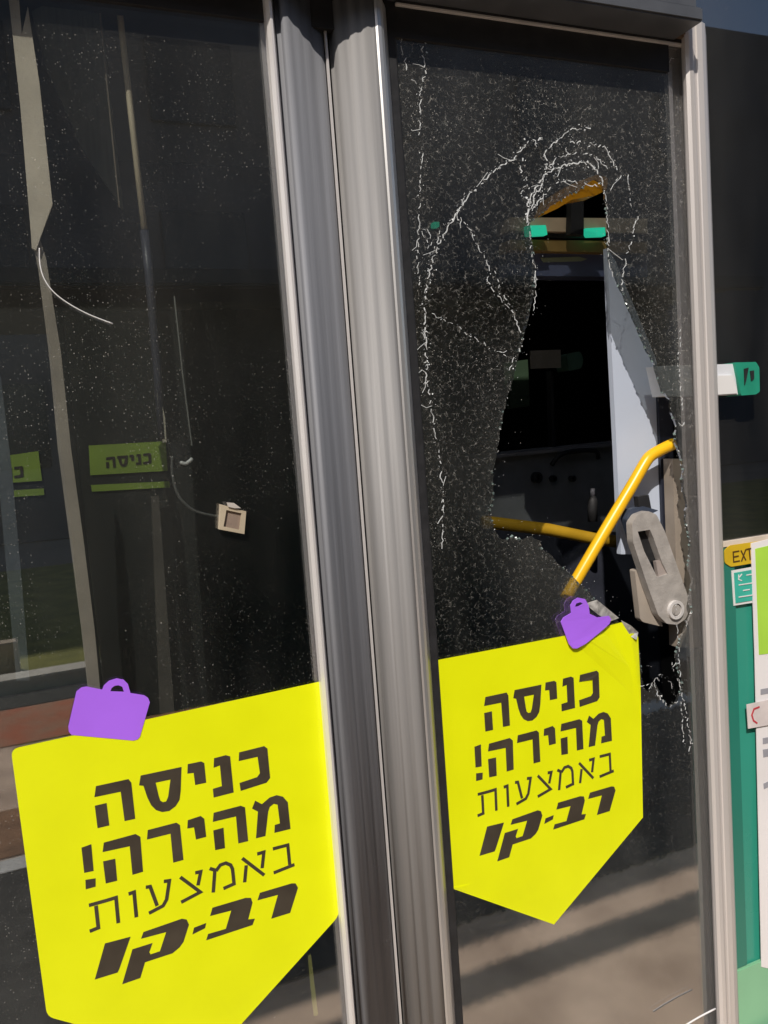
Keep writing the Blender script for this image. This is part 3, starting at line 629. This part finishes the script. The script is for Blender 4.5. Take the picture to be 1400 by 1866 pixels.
# ------------------------------------------------------------------ notices on the green side panel
YN = .049
ps = empty('poster', at(1390, 1400, .04), 'tall white poster with a lime green upper part on the green side panel', 'poster')
YQ = .040
b = NEW(); add_poly(b, [xz(x, y, YQ) for x, y in ((1369, 990), (1560, 945), (1560, 1800), (1388, 1762), (1376, 1200))], [], YQ, YQ+.0015); obj('paper', b, mat('poster_white', (.80, .77, .77), .5, 0, .04, 5), ps)
b = NEW(); add_poly(b, [xz(x, y, YQ) for x, y in ((1376, 1000), (1560, 957), (1560, 1172), (1383, 1193))], [], YQ-.0008, YQ-.0002); obj('lime_field', b, mat('poster_lime', (.42, .72, .07), .45, 0, .05, 8), ps)
b = NEW()
for q in (((1386, 1256), (1420, 1250), (1420, 1260), (1386, 1266)), ((1390, 1345), (1420, 1340), (1420, 1350), (1390, 1356)), ((1390, 1366), (1420, 1361), (1420, 1374), (1391, 1380)), ((1391, 1428), (1420, 1414), (1420, 1424), (1392, 1438))):
    add_poly(b, [xz(x, y, YQ) for x, y in q], [], YQ-.0008, YQ-.0002)
obj('lettering', b, mat('faded_grey_ink', (.36, .36, .40), .5), ps)
def strk(bm, segs, Y, wd):
    for i, s in enumerate(segs): add_poly(bm, stroke([xz(x, y, Y) for x, y in s], wd), [], Y-.0008-.00008*i, Y-.0001)
wn = empty('notice', at(1380, 1300, .036), 'small pinkish white notice with a red ring, overlapping the poster edge', 'notice')
b = NEW(); add_poly(b, [xz(x, y, .036) for x, y in ((1361, 1284), (1420, 1271), (1420, 1318), (1364, 1328))], [], .036, .0375); obj('paper', b, mat('notice_paper', (.80, .72, .70), .5), wn)
b = NEW(); strk(b, [[(1384, 1288), (1374, 1292), (1370, 1303), (1373, 1313), (1380, 1318)]], .036, .0035); obj('red_ring', b, mat('red_ink', (.62, .06, .08), .5), wn)
pl = empty('pill_label', at(1345, 1014, .045), 'yellow rounded label reading EXT at the top of the green side panel', 'label')
b = NEW(); add_poly(b, rounded([xz(x, y, .0405) for x, y in ((1321, 1003), (1331, 994), (1400, 984), (1400, 1022), (1333, 1033), (1322, 1026))], .004, 4), [], .0415, .0430); obj('plate', b, mat('label_yellow', (.78, .52, .02), .45), pl)
b = NEW(); strk(b, [[(1347, 1004), (1336, 1006), (1337, 1024), (1348, 1022)], [(1337, 1015), (1346, 1013)], [(1350, 1003), (1359, 1021)], [(1359, 1001), (1351, 1023)], [(1360, 1001), (1370, 999)], [(1365, 1001), (1367, 1020)]], .0414, .0026); obj('lettering', b, mat('brown_ink', (.10, .05, .01), .5), pl)
tl = empty('safety_label', at(1355, 1070, .045), 'small turquoise label with white writing below the yellow rounded one', 'label')
b = NEW(); add_poly(b, [xz(x, y, .0415) for x, y in ((1334, 1040), (1400, 1028), (1400, 1094), (1338, 1104))], [], .0425, .0435); obj('white_border', b, WHITE, tl)
b = NEW(); add_poly(b, [xz(x, y, .0415) for x, y in ((1338, 1044), (1400, 1033), (1400, 1089), (1341, 1099))], [], .0412, .0422); obj('turquoise_field', b, mat('label_turquoise', (.05, .48, .37), .45), tl)
b = NEW(); strk(b, [[(1346, 1047), (1346, 1056), (1352, 1058)], [(1352, 1046), (1347, 1052)], [(1360, 1048), (1372, 1046)], [(1346, 1066), (1372, 1062)], [(1354, 1076), (1366, 1074)], [(1346, 1088), (1372, 1084)]], .0411, .002); obj('white_writing', b, WHITE, tl)

# ------------------------------------------------------------------ ground and what the glass reflects
def sheet(name, x0, x1, y0, y1, z, m, kind='structure'):
    b = NEW(); vs = [b.verts.new(p) for p in ((x0, y0, z), (x1, y0, z), (x1, y1, z), (x0, y1, z))]; b.faces.new(vs)
    return tag(obj(name, b, m), kind=kind)
sheet('ground', -150, 150, -150, 150, -.02, mat('ground_dust', (.26, .23, .19), .9, 0, .15, .6))
PAV = mat('paving', (.82, .62, .46), .85, 0, .14, 4, bump=.4, bscale=40, col2=(.52, .38, .28))
b = NEW(); add_box(b, -9, 14, -5.0, -.22, -.019, .0); tag(obj('pavement', b, PAV), kind='structure')
sheet('shaded_paving', -9, 14, -2.31, -1.14, .004, mat('painted_ground_shade', (.10, .095, .085), .9, 0, .25, 7, bump=.4, bscale=60))  # dark strip: shade on the ground put into the paving colour
RED = mat('red_paving', (.50, .15, .075), .85, 0, .2, 5, col2=(.40, .22, .13))
sheet('red_path', -9, .9, -4.62, -3.88, .004, RED)
sheet('brown_path', -9, 14, -2.95, -2.45, .004, mat('brown_paving', (.40, .22, .12), .85, 0, .2, 5))
sheet('white_line', -9, 14, -2.43, -2.32, .004, mat('line_paint', (.75, .73, .68), .8, 0, .15, 9))
sheet('dark_path', -9, .9, -4.94, -4.64, .004, mat('dark_asphalt', (.05, .052, .045), .9, 0, .2, 9))
b = NEW(); add_box(b, -9, 14, -5.22, -5.01, -.019, .10, .01); tag(obj('kerb', b, mat('kerb_stone', (.66, .62, .52), .8, 0, .1, 6)), kind='structure')
sheet('lawn', -14, 16, -12, -5.23, -.006, mat('dry_lawn', (.26, .25, .05), .95, 0, .2, 3, col2=(.12, .13, .02)))
b = NEW(); add_box(b, -3.2, -.27, -5.75, -5.6, 0, .24, .01); tag(obj('low_wall', b, mat('tan_stone', (.52, .42, .30), .85, 0, .2, 5)), 'low tan wall on the dry grass, seen only as a reflection', 'wall', kind='thing')
# added unseen shelter: casts the ground shadow, keeps reflections dark
sh = empty('added_shelter', (1.2, -4.3, 0), 'added dark shelter with a flat roof, casting the ground shadow and blocking reflections', 'bus shelter')
SH = mat('shelter_dark', (.05, .052, .055), .5, .3)
b = NEW(); add_box(b, -1.38, 4.6, -4.8, -3.18, 2.42, 2.52, .01); obj('roof', b, SH, sh)
b = NEW(); add_box(b, .22, 4.3, -3.66, -3.62, .10, 2.38); obj('blocking_panel', b, mat('shelter_back', (.05, .046, .036), .6), sh)  # added panel that blocks the reflections on the right
for x in (.14, 2.3, 4.31):
    b = NEW(); add_box(b, x, x+.08, -3.75, -3.67, 0, 2.42, .008); obj('post', b, SH, sh)
b = NEW(); add_box(b, .8, 3.8, -4.5, -4.1, .42, .47, .01); obj('bench_seat', b, SH, sh)
b = NEW(); add_box(b, -1.38, 4.6, -2.97, -2.89, 2.38, 2.46, .01); obj('streak_beam', b, SH, sh)  # added beam, placed to cast the shadow streak on the ground
for x in (-1.2, .9, 2.4, 4.3):
    b = NEW(); add_box(b, x, x+.05, -3.178, -2.972, 2.40, 2.44); obj('beam_bracket', b, SH, sh)
# added building in its own shade, tall enough to block the sky
bd = empty('added_building', (2, -17, 0), 'dark stone office building across the lawn, added to block the reflected sky', 'building')
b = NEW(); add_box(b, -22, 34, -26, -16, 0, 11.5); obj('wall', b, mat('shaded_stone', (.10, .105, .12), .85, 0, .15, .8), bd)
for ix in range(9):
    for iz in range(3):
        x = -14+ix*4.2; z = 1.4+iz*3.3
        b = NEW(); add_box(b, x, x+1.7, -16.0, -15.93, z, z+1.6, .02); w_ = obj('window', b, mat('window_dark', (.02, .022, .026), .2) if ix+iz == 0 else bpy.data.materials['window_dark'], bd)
